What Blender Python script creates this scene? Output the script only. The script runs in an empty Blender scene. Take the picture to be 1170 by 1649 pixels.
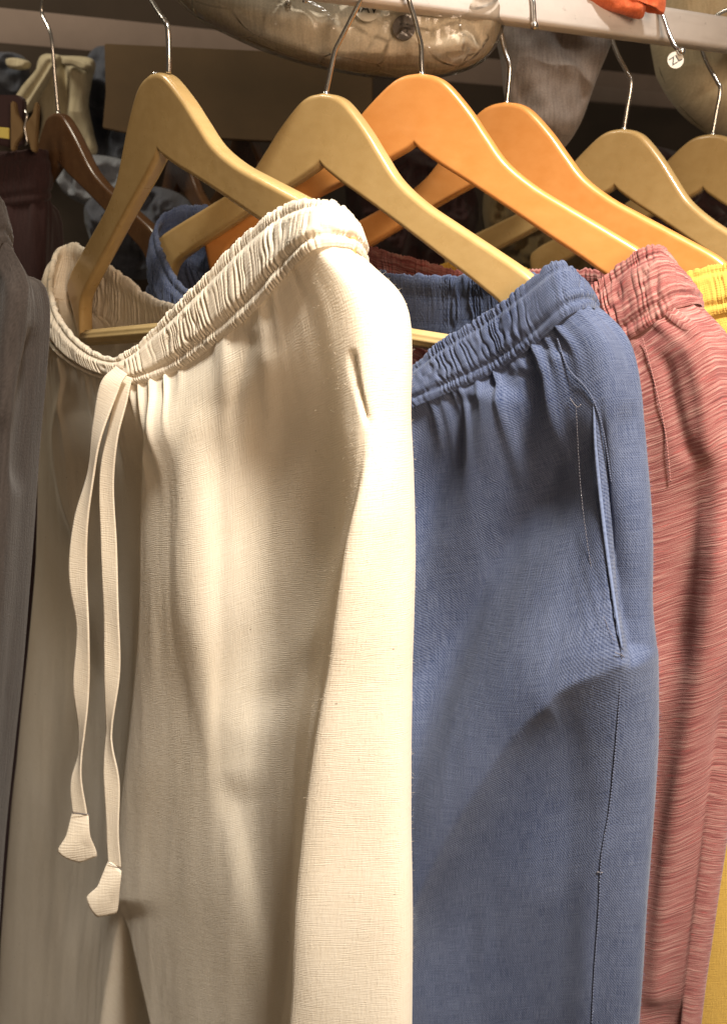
import bpy, bmesh, math
import numpy as np
from mathutils import Vector

# ------------------------------------------------------------------ camera, light, exposure
scene = bpy.context.scene
col = scene.collection
W, H, F = 1170.0, 1649.0, 1500.0
PITCH = math.radians(18.0)
cam_data = bpy.data.cameras.new('camera')
cam = bpy.data.objects.new('camera', cam_data)
col.objects.link(cam)
cam.location = (0, 0, 0)
cam.rotation_euler = (math.pi / 2 - PITCH, 0, 0)
cam_data.sensor_fit = 'VERTICAL'
cam_data.sensor_height = 24.0
cam_data.lens = 24.0 * F / H
cam_data.clip_start = 0.02
cam_data.clip_end = 50
cam_data.dof.use_dof = True
cam_data.dof.focus_distance = 0.76
cam_data.dof.aperture_fstop = 5.6
scene.camera = cam

world = bpy.data.worlds.new('World')
scene.world = world
world.use_nodes = True
world.node_tree.nodes['Background'].inputs[0].default_value = (1.0, 0.80, 0.60, 1)
world.node_tree.nodes['Background'].inputs[1].default_value = 0.125


def lamp(name, kind, loc, target, power, color, size):
    d = bpy.data.lights.new(name, kind)
    d.energy = power
    d.color = color
    if kind == 'AREA':
        d.shape = 'DISK'
        d.size = size
    else:
        d.shadow_soft_size = size
    o = bpy.data.objects.new(name, d)
    col.objects.link(o)
    o.location = loc
    o.rotation_euler = (Vector(target) - Vector(loc)).to_track_quat('-Z', 'Y').to_euler()
    return o


key = lamp('key_lamp', 'SPOT', (0.56, -0.40, 1.88), (0.20, 0.74, -0.32), 950, (1.0, 0.95, 0.87), 0.17)
key.data.spot_size = math.radians(30)
key.data.spot_blend = 0.9
fill = lamp('fill_lamp', 'AREA', (0.40, -0.26, 0.22), (0.02, 0.9, -0.15), 11.5, (1.0, 0.73, 0.51), 0.45)  # added warm fill right of the camera, lifts the shaded cloth; no real fixture
back = lamp('back_fill_lamp', 'AREA', (-0.75, 1.05, 0.95), (-0.55, 1.75, 0.20), 7.0, (1.0, 0.90, 0.72), 0.3)  # added fill that brightens the pale garment and dark background behind the rail

vs = scene.view_settings
vs.view_transform = 'Standard'
vs.look = 'None'
vs.gamma = 1.0
vs.exposure = 0.0
vs.use_curve_mapping = False

# ------------------------------------------------------------------ helpers
CP, SP = math.cos(PITCH), math.sin(PITCH)
FW = np.array([0, CP, -SP])
UP = np.array([0, SP, CP])
RT = np.array([1.0, 0, 0])


def ray(x, y):
    return FW + (x - W / 2) / F * RT - (y - H / 2) / F * UP


def at(x, y, Y):
    """world point seen at photograph pixel x, y at distance Y in front of the camera"""
    r = ray(x, y)
    return r / r[1] * Y


def atz(x, y, z):
    r = ray(x, y)
    return r / r[2] * z


def proj(P):
    d = P @ FW
    return W / 2 + F * (P @ RT) / d, H / 2 - F * (P @ UP) / d


def unit(v):
    return v / (np.linalg.norm(v, axis=-1, keepdims=True) + 1e-12)


def sm(a, b, x):
    t = np.clip((x - a) / (b - a), 0, 1)
    return t * t * (3 - 2 * t)


def vnoise(x, y, seed):
    rng = np.random.RandomState(seed)
    T = rng.rand(256, 256) * 2 - 1
    xi = np.floor(x).astype(int)
    yi = np.floor(y).astype(int)
    fx = x - xi
    fy = y - yi
    fx = fx * fx * fx * (fx * (fx * 6 - 15) + 10)
    fy = fy * fy * fy * (fy * (fy * 6 - 15) + 10)
    a = T[xi % 256, yi % 256]
    b = T[(xi + 1) % 256, yi % 256]
    c = T[xi % 256, (yi + 1) % 256]
    d = T[(xi + 1) % 256, (yi + 1) % 256]
    return (a * (1 - fx) + b * fx) * (1 - fy) + (c * (1 - fx) + d * fx) * fy


def fbm(x, y, seed, n=3):
    r = 0
    a = 1.0
    for k in range(n):
        r = r + a * vnoise(x * 2 ** k, y * 2 ** k, seed + k)
        a *= 0.5
    return r


def mesh_obj(name, V, Fa, mat=None, parent=None, smooth=True, uv=None):
    me = bpy.data.meshes.new(name)
    V = np.asarray(V, float)
    me.from_pydata(V.tolist(), [], [list(map(int, f)) for f in Fa] if not isinstance(Fa, np.ndarray) else Fa.tolist())
    if smooth:
        me.polygons.foreach_set('use_smooth', [True] * len(me.polygons))
    if uv is not None:
        lay = me.uv_layers.new(name='UVMap')
        li = np.zeros(len(me.loops), int)
        me.loops.foreach_get('vertex_index', li)
        lay.data.foreach_set('uv', np.asarray(uv, float)[li].ravel())
    me.update()
    if mat:
        me.materials.append(mat)
    o = bpy.data.objects.new(name, me)
    col.objects.link(o)
    if parent is not None:
        o.parent = parent
    return o


def tag(o, label, cat, group=None, kind=None):
    o['label'] = label
    if cat:
        o['category'] = cat
    if group:
        o['group'] = group
    if kind:
        o['kind'] = kind
    return o


def thing(name, label, cat, group=None):
    o = bpy.data.objects.new(name, None)
    col.objects.link(o)
    return tag(o, label, cat, group)


def gridfaces(nr, nc, closed):
    r = np.arange(nr - 1)[:, None]
    c = np.arange(nc if closed else nc - 1)[None, :]
    c2 = (c + 1) % nc
    f = np.stack([r * nc + c, (r + 1) * nc + c, (r + 1) * nc + c2, r * nc + c2], -1)
    return f.reshape(-1, 4)


def crv(P, n=10, closed=False):
    """Catmull-Rom through the points, n samples a segment"""
    P = np.asarray(P, float)
    m = len(P)
    out = []
    segs = m if closed else m - 1
    for i in range(segs):
        if closed:
            p = [P[(i - 1) % m], P[i], P[(i + 1) % m], P[(i + 2) % m]]
        else:
            p = [P[max(i - 1, 0)], P[i], P[i + 1], P[min(i + 2, m - 1)]]
            if i == 0:
                p[0] = 2 * P[0] - P[1]
            if i == m - 2:
                p[3] = 2 * P[-1] - P[-2]
        k = n if np.isscalar(n) else n[i]
        t = (np.arange(k) / k).reshape((-1,) + (1,) * (P.ndim - 1))
        out.append(0.5 * (2 * p[1] + (p[2] - p[0]) * t + (2 * p[0] - 5 * p[1] + 4 * p[2] - p[3]) * t ** 2
                          + (3 * p[1] - p[0] - 3 * p[2] + p[3]) * t ** 3))
    if not closed:
        out.append(P[-1:])
    return np.concatenate(out)


def tube(path, rad, n=12, caps=True):
    P = np.asarray(path, float)
    T = unit(np.gradient(P, axis=0))
    a = np.array([0.13, 0.21, 0.97])
    if abs(T[0] @ a) > 0.9:
        a = np.array([1.0, 0, 0])
    u = unit(np.cross(T[0], a))
    ang = np.arange(n) / n * 2 * math.pi
    V = []
    rad = np.broadcast_to(rad, (len(P),))
    for i in range(len(P)):
        u = unit(u - T[i] * (u @ T[i]))
        v = np.cross(T[i], u)
        V.append(P[i] + rad[i] * (np.cos(ang)[:, None] * u + np.sin(ang)[:, None] * v))
    V = np.concatenate(V)
    Fa = gridfaces(len(P), n, True).tolist()
    if caps:
        Fa.append(list(range(n)))
        Fa.append(list(range(len(V) - 1, len(V) - 1 - n, -1)))
    return V, Fa


def join(parts):
    V, Fa, k = [], [], 0
    for v, f in parts:
        V.append(np.asarray(v))
        Fa += [[i + k for i in q] for q in (f.tolist() if isinstance(f, np.ndarray) else f)]
        k += len(v)
    return np.concatenate(V), Fa


def ball(c, r, n=12):
    V, Fa = [], []
    for i in range(n + 1):
        a = math.pi * i / n
        for j in range(n):
            b = 2 * math.pi * j / n
            V.append((c[0] + r * math.sin(a) * math.cos(b), c[1] + r * math.sin(a) * math.sin(b), c[2] + r * math.cos(a)))
    return np.array(V), gridfaces(n + 1, n, True)


# ------------------------------------------------------------------ materials
def mat_new(name):
    m = bpy.data.materials.new(name)
    m.use_nodes = True
    nt = m.node_tree
    b = nt.nodes['Principled BSDF']
    return m, nt, b


class NB:
    """small node builder"""
    def __init__(s, nt):
        s.nt = nt

    def n(s, t, **kw):
        nd = s.nt.nodes.new(t)
        for k, v in kw.items():
            setattr(nd, k, v)
        return nd

    def link(s, a, b):
        s.nt.links.new(a, b)

    def math(s, op, a, b=None, c=None):
        nd = s.n('ShaderNodeMath', operation=op)
        for i, v in enumerate((a, b, c)):
            if v is None:
                continue
            if isinstance(v, (int, float)):
                nd.inputs[i].default_value = v
            else:
                s.link(v, nd.inputs[i])
        return nd.outputs[0]

    def mix(s, fac, a, b, mode='MIX'):
        nd = s.n('ShaderNodeMix', data_type='RGBA', blend_type=mode)
        for sock, v in ((nd.inputs[0], fac), (nd.inputs[6], a), (nd.inputs[7], b)):
            if isinstance(v, (int, float)):
                sock.default_value = v
            elif isinstance(v, tuple):
                sock.default_value = v + (1,) if len(v) == 3 else v
            else:
                s.link(v, sock)
        return nd.outputs[2]

    def noise(s, vec, scale, detail=2, rough=0.5):
        nd = s.n('ShaderNodeTexNoise')
        nd.inputs['Scale'].default_value = scale
        nd.inputs['Detail'].default_value = detail
        nd.inputs['Roughness'].default_value = rough
        if vec is not None:
            s.link(vec, nd.inputs['Vector'])
        return nd.outputs[0]

    def ramp(s, fac, stops):
        nd = s.n('ShaderNodeValToRGB')
        cr = nd.color_ramp
        while len(cr.elements) < len(stops):
            cr.elements.new(0.5)
        for e, (p, c) in zip(cr.elements, stops):
            e.position = p
            e.color = (c, c, c, 1) if isinstance(c, (int, float)) else tuple(c) + (1,)
        s.link(fac, nd.inputs[0])
        return nd.outputs[0]

    def scaled(s, vec, sc):
        nd = s.n('ShaderNodeVectorMath', operation='MULTIPLY')
        s.link(vec, nd.inputs[0])
        nd.inputs[1].default_value = sc
        return nd.outputs[0]


def cloth(name, kind, base, second=None, bump=0.4, translucent=0.12):
    m, nt, b = mat_new(name)
    q = NB(nt)
    uv = q.n('ShaderNodeUVMap').outputs[0]
    sep = q.n('ShaderNodeSeparateXYZ')
    q.link(uv, sep.inputs[0])
    u, v = sep.outputs[0], sep.outputs[1]
    wob = q.noise(uv, 90, 2)
    wobs = q.math('MULTIPLY', wob, 0.0042)
    big = q.noise(uv, 9, 3)
    if kind == 'plain':          # slubby plain weave with visible ribs
        th = q.noise(q.scaled(uv, (60, 900, 1)), 1, 2)
        tv = q.noise(q.scaled(uv, (900, 60, 1)), 1, 2)
        sv = q.math('SINE', q.math('MULTIPLY', q.math('ADD', v, wobs), 2 * math.pi / 0.0021))
        su = q.math('SINE', q.math('MULTIPLY', q.math('ADD', u, wobs), 2 * math.pi / 0.0026))
        patch = q.ramp(q.noise(q.scaled(uv, (30, 45, 1)), 1, 3), [(0.35, 0.15), (0.65, 1.0)])
        hgt = q.math('MULTIPLY', q.math('ADD', q.math('MULTIPLY', sv, 0.42), q.math('MULTIPLY', su, 0.16)), patch)
        hgt = q.math('ADD', hgt, q.math('MULTIPLY', q.math('ADD', th, tv), 2.2))
        f = q.ramp(hgt, [(0.0, 0.0), (1.0, 1.0)])
        hn = q.math('MULTIPLY_ADD', hgt, 0.28, -0.1)
        c = q.mix(hn, tuple(x * y for x, y in zip(base, (0.80, 0.75, 0.66))), base)
        c = q.mix(q.ramp(big, [(0.35, 0.0), (0.7, 0.35)]), c, second or base)
        vor = q.n('ShaderNodeTexVoronoi')
        vor.inputs['Scale'].default_value = 1.0
        q.link(q.scaled(uv, (75, 95, 1)), vor.inputs['Vector'])
        neps = q.ramp(vor.outputs['Distance'], [(0.05, 1.0), (0.085, 0.0)])
        pick = q.ramp(vor.outputs['Color'], [(0.72, 0.0), (0.78, 0.7)])
        c = q.mix(q.math('MULTIPLY', neps, pick), c, (0.16, 0.09, 0.045))
    elif kind == 'twill':
        per = 0.0021
        sg = q.math('SINE', q.math('MULTIPLY', q.math('ADD', q.math('ADD', u, q.math('MULTIPLY', v, 0.62)), wobs), 2 * math.pi / per))
        th = q.noise(q.scaled(uv, (40, 900, 1)), 1, 2)
        tv = q.noise(q.scaled(uv, (1300, 50, 1)), 1, 3)
        gr = q.noise(uv, 900, 2)
        hgt = q.math('ADD', q.math('MULTIPLY', sg, 0.26), q.math('ADD', q.math('MULTIPLY', tv, 1.5), q.math('ADD', th, gr)))
        k = q.math('MULTIPLY_ADD', hgt, 0.48, -0.42)
        k = q.math('ADD', k, q.math('MULTIPLY_ADD', big, 0.5, -0.25))
        c = q.mix(q.ramp(k, [(0.05, 0.0), (0.95, 1.0)]), base, second)
    elif kind == 'slub':
        wv = q.math('ADD', v, q.math('MULTIPLY', q.noise(q.scaled(uv, (28, 22, 1)), 1, 3), 0.0045))
        cmb = q.n('ShaderNodeCombineXYZ')
        q.link(q.math('MULTIPLY', u, 24), cmb.inputs[0])
        q.link(q.math('MULTIPLY', wv, 620), cmb.inputs[1])
        st = q.noise(cmb.outputs[0], 1, 3, 0.6)
        gr = q.noise(uv, 1100, 2)
        k = q.math('ADD', st, q.math('MULTIPLY_ADD', gr, 0.25, -0.12))
        lo = tuple(x * 0.52 for x in base)
        c = q.ramp(k, [(0.28, lo), (0.44, base), (0.58, tuple((x + y) / 2 for x, y in zip(base, second))), (0.70, second)])
        cm2 = q.n('ShaderNodeCombineXYZ')
        q.link(q.math('MULTIPLY', u, 60), cm2.inputs[0])
        q.link(q.math('MULTIPLY', wv, 420), cm2.inputs[1])
        rd = q.noise(cm2.outputs[0], 1, 2)
        c = q.mix(q.ramp(rd, [(0.60, 0.0), (0.70, 0.35)]), c, (0.42, 0.07, 0.065))
        hgt = q.math('MULTIPLY', st, 2.0)
    else:
        gr = q.noise(uv, 500, 3)
        st = q.noise(q.scaled(uv, (300, 35, 1)), 1, 3)
        hgt = q.math('ADD', gr, st)
        c = q.mix(q.math('MULTIPLY_ADD', hgt, 0.9, -0.4), tuple(x * 0.65 for x in base), second or base)
    q.link(c, b.inputs['Base Color'])
    b.inputs['Roughness'].default_value = 0.92
    b.inputs['Specular IOR Level'].default_value = 0.12
    b.inputs['Sheen Weight'].default_value = 0.12
    b.inputs['Sheen Roughness'].default_value = 0.5
    bp = q.n('ShaderNodeBump')
    bp.inputs['Strength'].default_value = bump
    bp.inputs['Distance'].default_value = 0.0007
    q.link(hgt, bp.inputs['Height'])
    q.link(bp.outputs[0], b.inputs['Normal'])
    if translucent:
        tr = q.n('ShaderNodeBsdfTranslucent')
        q.link(c, tr.inputs['Color'])
        mx = q.n('ShaderNodeMixShader')
        mx.inputs[0].default_value = translucent
        out = nt.nodes['Material Output']
        q.link(b.outputs[0], mx.inputs[1])
        q.link(tr.outputs[0], mx.inputs[2])
        q.link(mx.outputs[0], out.inputs[0])
    return m


def varnish(name, c1, c2, rough=0.28, coat=0.5):
    m, nt, b = mat_new(name)
    q = NB(nt)
    tc = q.n('ShaderNodeTexCoord').outputs['Object']
    g = q.noise(q.scaled(tc, (14, 90, 90)), 1, 4, 0.6)
    big = q.noise(tc, 7, 2)
    c = q.mix(q.math('MULTIPLY_ADD', g, 1.7, -0.55), c1, c2)
    c = q.mix(q.ramp(big, [(0.3, 0.0), (0.75, 0.35)]), c, tuple(x * 0.7 for x in c1))
    q.link(c, b.inputs['Base Color'])
    sc = q.noise(q.scaled(tc, (60, 60, 60)), 1, 3)
    q.link(q.math('MULTIPLY_ADD', sc, 0.25, rough - 0.1), b.inputs['Roughness'])
    b.inputs['Coat Weight'].default_value = coat
    b.inputs['Coat Roughness'].default_value = 0.22
    bp = q.n('ShaderNodeBump')
    bp.inputs['Strength'].default_value = 0.12
    bp.inputs['Distance'].default_value = 0.001
    q.link(g, bp.inputs['Height'])
    q.link(bp.outputs[0], b.inputs['Normal'])
    return m


def plain(name, c, rough=0.6, metal=0.0, nscale=30, namp=0.25, bump=0.1):
    m, nt, b = mat_new(name)
    q = NB(nt)
    tc = q.n('ShaderNodeTexCoord').outputs['Object']
    g = q.noise(tc, nscale, 4, 0.6)
    q.link(q.mix(g, tuple(x * (1 - namp) for x in c), tuple(min(1, x * (1 + namp)) for x in c)), b.inputs['Base Color'])
    b.inputs['Roughness'].default_value = rough
    b.inputs['Metallic'].default_value = metal
    if bump:
        bp = q.n('ShaderNodeBump')
        bp.inputs['Strength'].default_value = bump
        bp.inputs['Distance'].default_value = 0.002
        q.link(g, bp.inputs['Height'])
        q.link(bp.outputs[0], b.inputs['Normal'])
    return m


M = {}
M['cream'] = cloth('cream_cotton', 'plain', (0.85, 0.77, 0.64), (0.84, 0.765, 0.65), 0.26, 0.32)
M['blue'] = cloth('blue_chambray', 'twill', (0.008, 0.017, 0.055), (0.135, 0.158, 0.228), 0.5, 0.05)
M['red'] = cloth('red_slub', 'slub', (0.215, 0.066, 0.060), (0.385, 0.215, 0.180), 0.7, 0.10)
M['yellow'] = cloth('yellow_cotton', 'plain', (0.58, 0.37, 0.075), (0.56, 0.36, 0.08), 0.4, 0.1)
M['grey'] = cloth('grey_brushed', 'fine', (0.046, 0.038, 0.034), (0.085, 0.071, 0.064), 0.9, 0.0)
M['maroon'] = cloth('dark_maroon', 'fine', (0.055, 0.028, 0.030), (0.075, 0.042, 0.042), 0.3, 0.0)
M['beige'] = cloth('back_beige', 'fine', (0.50, 0.43, 0.28), (0.62, 0.55, 0.38), 0.3, 0.0)
M['tan'] = cloth('tan_twill', 'fine', (0.62, 0.50, 0.31), (0.70, 0.59, 0.40), 0.3, 0.0)
M['greycloth'] = cloth('grey_linen', 'fine', (0.20, 0.165, 0.14), (0.32, 0.27, 0.24), 0.6, 0.0)
M['orange_cloth'] = cloth('orange_cloth', 'fine', (0.75, 0.14, 0.05), (0.82, 0.20, 0.08), 0.3, 0.0)
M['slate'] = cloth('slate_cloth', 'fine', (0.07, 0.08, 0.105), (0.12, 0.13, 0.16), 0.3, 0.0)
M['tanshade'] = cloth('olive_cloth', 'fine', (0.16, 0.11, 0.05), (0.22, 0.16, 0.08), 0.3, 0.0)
M['hem'] = cloth('blue_hem', 'fine', (0.075, 0.10, 0.19), (0.17, 0.21, 0.32), 0.3, 0.0)
M['tanpale'] = cloth('pale_tan_cotton', 'fine', (0.74, 0.66, 0.53), (0.82, 0.75, 0.63), 0.3, 0.0)
M['slate2'] = cloth('blue_grey_cloth', 'fine', (0.20, 0.22, 0.26), (0.32, 0.34, 0.38), 0.3, 0.0)
M['wood'] = varnish('tan_varnished_wood', (0.42, 0.272, 0.105), (0.50, 0.34, 0.145))
M['orange'] = varnish('orange_varnished_wood', (0.56, 0.225, 0.055), (0.64, 0.285, 0.085), 0.34, 0.35)
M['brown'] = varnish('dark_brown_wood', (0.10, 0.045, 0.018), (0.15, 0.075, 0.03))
M['bar'] = varnish('pale_ribbed_wood', (0.38, 0.265, 0.11), (0.46, 0.33, 0.15), 0.5, 0.1)
M['steel'] = plain('hook_steel', (0.62, 0.60, 0.57), 0.24, 1.0, 60, 0.1, 0)
M['rail'] = plain('white_rail_paint', (0.66, 0.61, 0.57), 0.5, 0, 45, 0.10, 0.15)
_nt = M['rail'].node_tree
_q = NB(_nt)
_tc = _q.n('ShaderNodeTexCoord').outputs['Object']
_b = _nt.nodes['Principled BSDF']
_src = _b.inputs['Base Color'].links[0].from_socket
_sp = _q.ramp(_q.noise(_tc, 130, 5, 0.7), [(0.64, 0.0), (0.70, 0.55)])
_sm = _q.ramp(_q.noise(_q.scaled(_tc, (9, 9, 60)), 1, 4, 0.6), [(0.50, 0.0), (0.75, 0.45)])
_c = _q.mix(_sm, _src, (0.42, 0.36, 0.31))
_q.link(_q.mix(_sp, _c, (0.16, 0.12, 0.10)), _b.inputs['Base Color'])
M['shelf'] = plain('shelf_laminate', (0.27, 0.21, 0.175), 0.7, 0, 20, 0.15)
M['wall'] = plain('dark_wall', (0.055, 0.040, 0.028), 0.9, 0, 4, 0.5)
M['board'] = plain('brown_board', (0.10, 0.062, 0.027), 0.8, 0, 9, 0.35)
M['clip'] = plain('clip_plastic', (0.22, 0.14, 0.06), 0.5, 0, 40, 0.15)
M['paper'] = plain('label_paper', (0.78, 0.74, 0.66), 0.7, 0, 40, 0.05, 0)
M['ink'] = plain('label_ink', (0.02, 0.02, 0.02), 0.6, 0, 40, 0.05, 0)
M['button'] = plain('dark_button', (0.10, 0.085, 0.08), 0.35, 0, 60, 0.3)
M['thread'] = plain('thread', (0.60, 0.52, 0.40), 0.9, 0, 300, 0.2, 0)
M['bluethread'] = plain('blue_thread', (0.06, 0.07, 0.11), 0.9, 0, 300, 0.2, 0)
M['goldthread'] = plain('gold_thread', (0.12, 0.11, 0.12), 0.9, 0, 300, 0.2, 0)
M['yellowtag'] = plain('yellow_tag', (0.75, 0.62, 0.15), 0.7, 0, 40, 0.05, 0)


def plastic():
    m, nt, b = mat_new('clear_plastic')
    q = NB(nt)
    tc = q.n('ShaderNodeTexCoord').outputs['Object']
    n1 = q.noise(q.scaled(tc, (55, 40, 30)), 1, 2, 0.6)
    vor = q.n('ShaderNodeTexVoronoi')
    vor.feature = 'DISTANCE_TO_EDGE'
    vor.inputs['Scale'].default_value = 21
    q.link(tc, vor.inputs['Vector'])
    hh = q.math('ADD', n1, q.ramp(vor.outputs[0], [(0.0, 0.9), (0.05, 0.0)]))
    bp = q.n('ShaderNodeBump')
    bp.inputs['Strength'].default_value = 0.8
    bp.inputs['Distance'].default_value = 0.003
    q.link(hh, bp.inputs['Height'])
    gl = q.n('ShaderNodeBsdfGlossy')
    gl.inputs['Roughness'].default_value = 0.16
    q.link(bp.outputs[0], gl.inputs['Normal'])
    tr = q.n('ShaderNodeBsdfTransparent')
    tr.inputs[0].default_value = (0.95, 0.93, 0.89, 1)
    fr = q.n('ShaderNodeFresnel')
    fr.inputs[0].default_value = 1.45
    q.link(bp.outputs[0], fr.inputs['Normal'])
    mx = q.n('ShaderNodeMixShader')
    q.link(q.math('MULTIPLY_ADD', fr.outputs[0], 0.8, 0.0), mx.inputs[0])
    q.link(tr.outputs[0], mx.inputs[1])
    q.link(gl.outputs[0], mx.inputs[2])
    q.link(mx.outputs[0], nt.nodes['Material Output'].inputs[0])
    return m


M['plastic'] = plastic()

# ------------------------------------------------------------------ the setting: wall, shelf, rail
RA = atz(1170, 86, 0.17)
RB = atz(680, 23, 0.17)
RD = unit(RA - RB)                     # along the rail, away to the right
RN = np.array([-RD[1], RD[0], 0.0])    # horizontal, away from the viewer
ZZ = np.array([0, 0, 1.0])


def beam(name, origin, t0, t1, d0, d1, z0, z1, mat, parent=None, bev=0.003):
    """box along the rail direction with eased edges; d is measured away from the viewer"""
    bm = bmesh.new()
    vs_ = []
    for t in (t0, t1):
        for d, z in ((d0, z0), (d1, z0), (d1, z1), (d0, z1)):
            p = origin + RD * t + RN * d
            vs_.append(bm.verts.new((p[0], p[1], z)))
    for f in ((0, 1, 2, 3), (7, 6, 5, 4), (0, 4, 5, 1), (1, 5, 6, 2), (2, 6, 7, 3), (3, 7, 4, 0)):
        bm.faces.new([vs_[i] for i in f])
    bmesh.ops.recalc_face_normals(bm, faces=bm.faces)
    if bev:
        bmesh.ops.bevel(bm, geom=bm.edges[:], offset=bev, segments=3, affect='EDGES', profile=0.5)
    me = bpy.data.meshes.new(name)
    bm.to_mesh(me)
    bm.free()
    me.polygons.foreach_set('use_smooth', [True] * len(me.polygons))
    me.set_sharp_from_angle(angle=math.radians(40))
    me.materials.append(mat)
    o = bpy.data.objects.new(name, me)
    col.objects.link(o)
    if parent is not None:
        o.parent = parent
    return o


rail = beam('clothes_rail', RB, -1.1, 1.5, -0.020, 0.008, 0.17, 0.203, M['rail'], None, 0.005)
tag(rail, 'white painted square clothes rail that the hooks hang over', 'clothes rail')

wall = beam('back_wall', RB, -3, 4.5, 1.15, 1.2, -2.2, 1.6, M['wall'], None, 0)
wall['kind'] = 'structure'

shelf = thing('wall_shelf', 'brown laminate shelf with two long rails behind the clothes rail', 'shelf')
SB = atz(500, 113, 0.285)
beam('rail_board', SB, -1.2, 2.2, 0.0, 0.02, 0.285, 0.345, M['shelf'], shelf)
SB2 = atz(295, 43, 0.395)
beam('rail_board', SB2, -1.0, 2.2, 0.0, 0.02, 0.395, 0.50, M['shelf'], shelf)
SB3 = atz(1060, 172, 0.235)
beam('rail_board', SB3, -0.35, 1.6, 0.0, 0.02, 0.235, 0.268, M['shelf'], shelf)
beam('shelf_board', SB2, -1.0, 2.2, 0.021, 0.42, 0.40, 0.42, M['shelf'], shelf)

# ------------------------------------------------------------------ hangers
OUT = [(0, 0), (.016, -.0025), (.030, -.010), (.052, -.030), (.070, -.050), (.090, -.071), (.118, -.089), (.150, -.104), (.19, -.122), (.222, -.137), (.238, -.148)]
INN = [(0, -.060), (.006, -.065), (.013, -.069), (.028, -.077), (.045, -.085), (.066, -.095), (.10, -.112), (.137, -.131), (.18, -.153), (.208, -.172), (.222, -.207)]


def hanger_frame(o, th, ti):
    th = math.radians(th)
    ti = math.radians(ti)
    h = np.array([math.cos(th), -math.sin(th), 0])
    N = np.array([-math.sin(th), -math.cos(th), 0])
    A = h * math.cos(ti) - ZZ * math.sin(ti)
    B = h * math.sin(ti) + ZZ * math.cos(ti)
    return np.array(o, float), A, B, N


def hanger_body(thick=0.0145):
    o = crv(OUT, 6)
    i = crv(INN, 6)
    mir = np.array([-1, 1])
    o = np.concatenate([o[:0:-1] * mir, o])
    i = np.concatenate([i[:0:-1] * mir, i])
    # rounded rectangle section in (q across, n thickness)
    hw_, r = thick / 2, 0.0042
    rows = []
    for a, b in zip(o, i):
        L = np.linalg.norm(a - b)
        e = (a - b) / L
        sec = []
        for cx, cy, a0 in ((L - r, hw_ - r, 0), (r, hw_ - r, 90), (r, -hw_ + r, 180), (L - r, -hw_ + r, 270)):
            for k in range(6):
                an = math.radians(a0 + 90 * k / 5 )
                # angle measured from +across towards +normal
                sec.append((cx + r * math.cos(an), cy + r * math.sin(an)))
            if a0 == 0:
                sec += [(L - r - 0.0008, hw_), (L * 0.5, hw_), (r + 0.0008, hw_)]
            if a0 == 180:
                sec += [(r + 0.0008, -hw_), (L * 0.5, -hw_), (L - r - 0.0008, -hw_)]
        rows.append([(b[0] + e[0] * q, b[1] + e[1] * q, n) for q, n in sec])
    # rounded ends
    def end(row, sgn):
        c = np.mean(np.array(row), 0)
        extra = []
        for k, s in ((1, 0.93), (2, 0.75), (3, 0.4)):
            extra.append([tuple(c + (np.array(p) - c) * s + np.array([sgn * 0.0022 * k, -0.001 * k, 0])) for p in row])
        return extra
    rows = end(rows[0], -1)[::-1] + rows + end(rows[-1], 1)
    nr, nc = len(rows), len(rows[0])
    V = np.array(rows).reshape(-1, 3)
    Fa = gridfaces(nr, nc, True).tolist()
    Fa.append(list(range(nc)))
    Fa.append(list(range(len(V) - 1, len(V) - 1 - nc, -1)))
    return V, Fa


HB = hanger_body()


def orient(V, fr):
    o, A, B, N = fr
    V = np.asarray(V)
    return o + V[:, :1] * A + V[:, 1:2] * B + V[:, 2:3] * N


def fix_normals(o):
    bm = bmesh.new()
    bm.from_mesh(o.data)
    bmesh.ops.recalc_face_normals(bm, faces=bm.faces)
    bm.to_mesh(o.data)
    bm.free()


def make_hanger(label, pos, th, ti, wood, hook, tip=False, group='wooden hangers on the rail', name='wooden_hanger', bar=True, hookworld=None):
    fr = hanger_frame(pos, th, ti)
    root = thing(name, label, 'hanger', group)
    root.location = pos
    bpy.context.view_layer.update()
    off = np.array(pos, float)
    V, Fa = HB
    b = mesh_obj('hanger_body', orient(V, fr) - off, Fa, wood, root)
    fix_normals(b)
    if hookworld is not None:
        path = crv(np.array(hookworld), 10)
    else:
        pts = [(x, y, z) for x, y, z in hook]
        path = orient(crv(np.array(pts, float), 10), fr)
    parts = [tube(path, 0.0022, 12)]
    if tip:
        parts.append(ball(path[-1], 0.0040))
    V, Fa = join(parts)
    mesh_obj('hook', V - off, Fa, M['steel'], root)
    # collar where the hook enters the wood
    base = orient(np.array([[0, -0.002, 0], [0, 0.0015, 0]]), fr)
    V, Fa = tube(base, 0.003, 12)
    mesh_obj('collar', V - off, Fa, M['steel'], root)
    if bar:
        # ribbed round trouser bar
        n = 36
        ang = np.arange(n) / n * 2 * math.pi
        rr = 0.0078 + 0.0006 * np.cos(ang * 9)
        xs = np.array([-0.224, -0.2, 0, 0.2, 0.224])
        V = np.array([(x, -0.206 + r * math.sin(a), r * math.cos(a)) for x in xs for a, r in zip(ang, rr)])
        Fa = gridfaces(len(xs), n, True).tolist()
        Fa.append(list(range(n)))
        Fa.append(list(range(len(V) - 1, len(V) - 1 - n, -1)))
        o = mesh_obj('trouser_bar', orient(V, fr) - off, Fa, M['bar'], root)
        fix_normals(o)
    return root, fr


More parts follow.
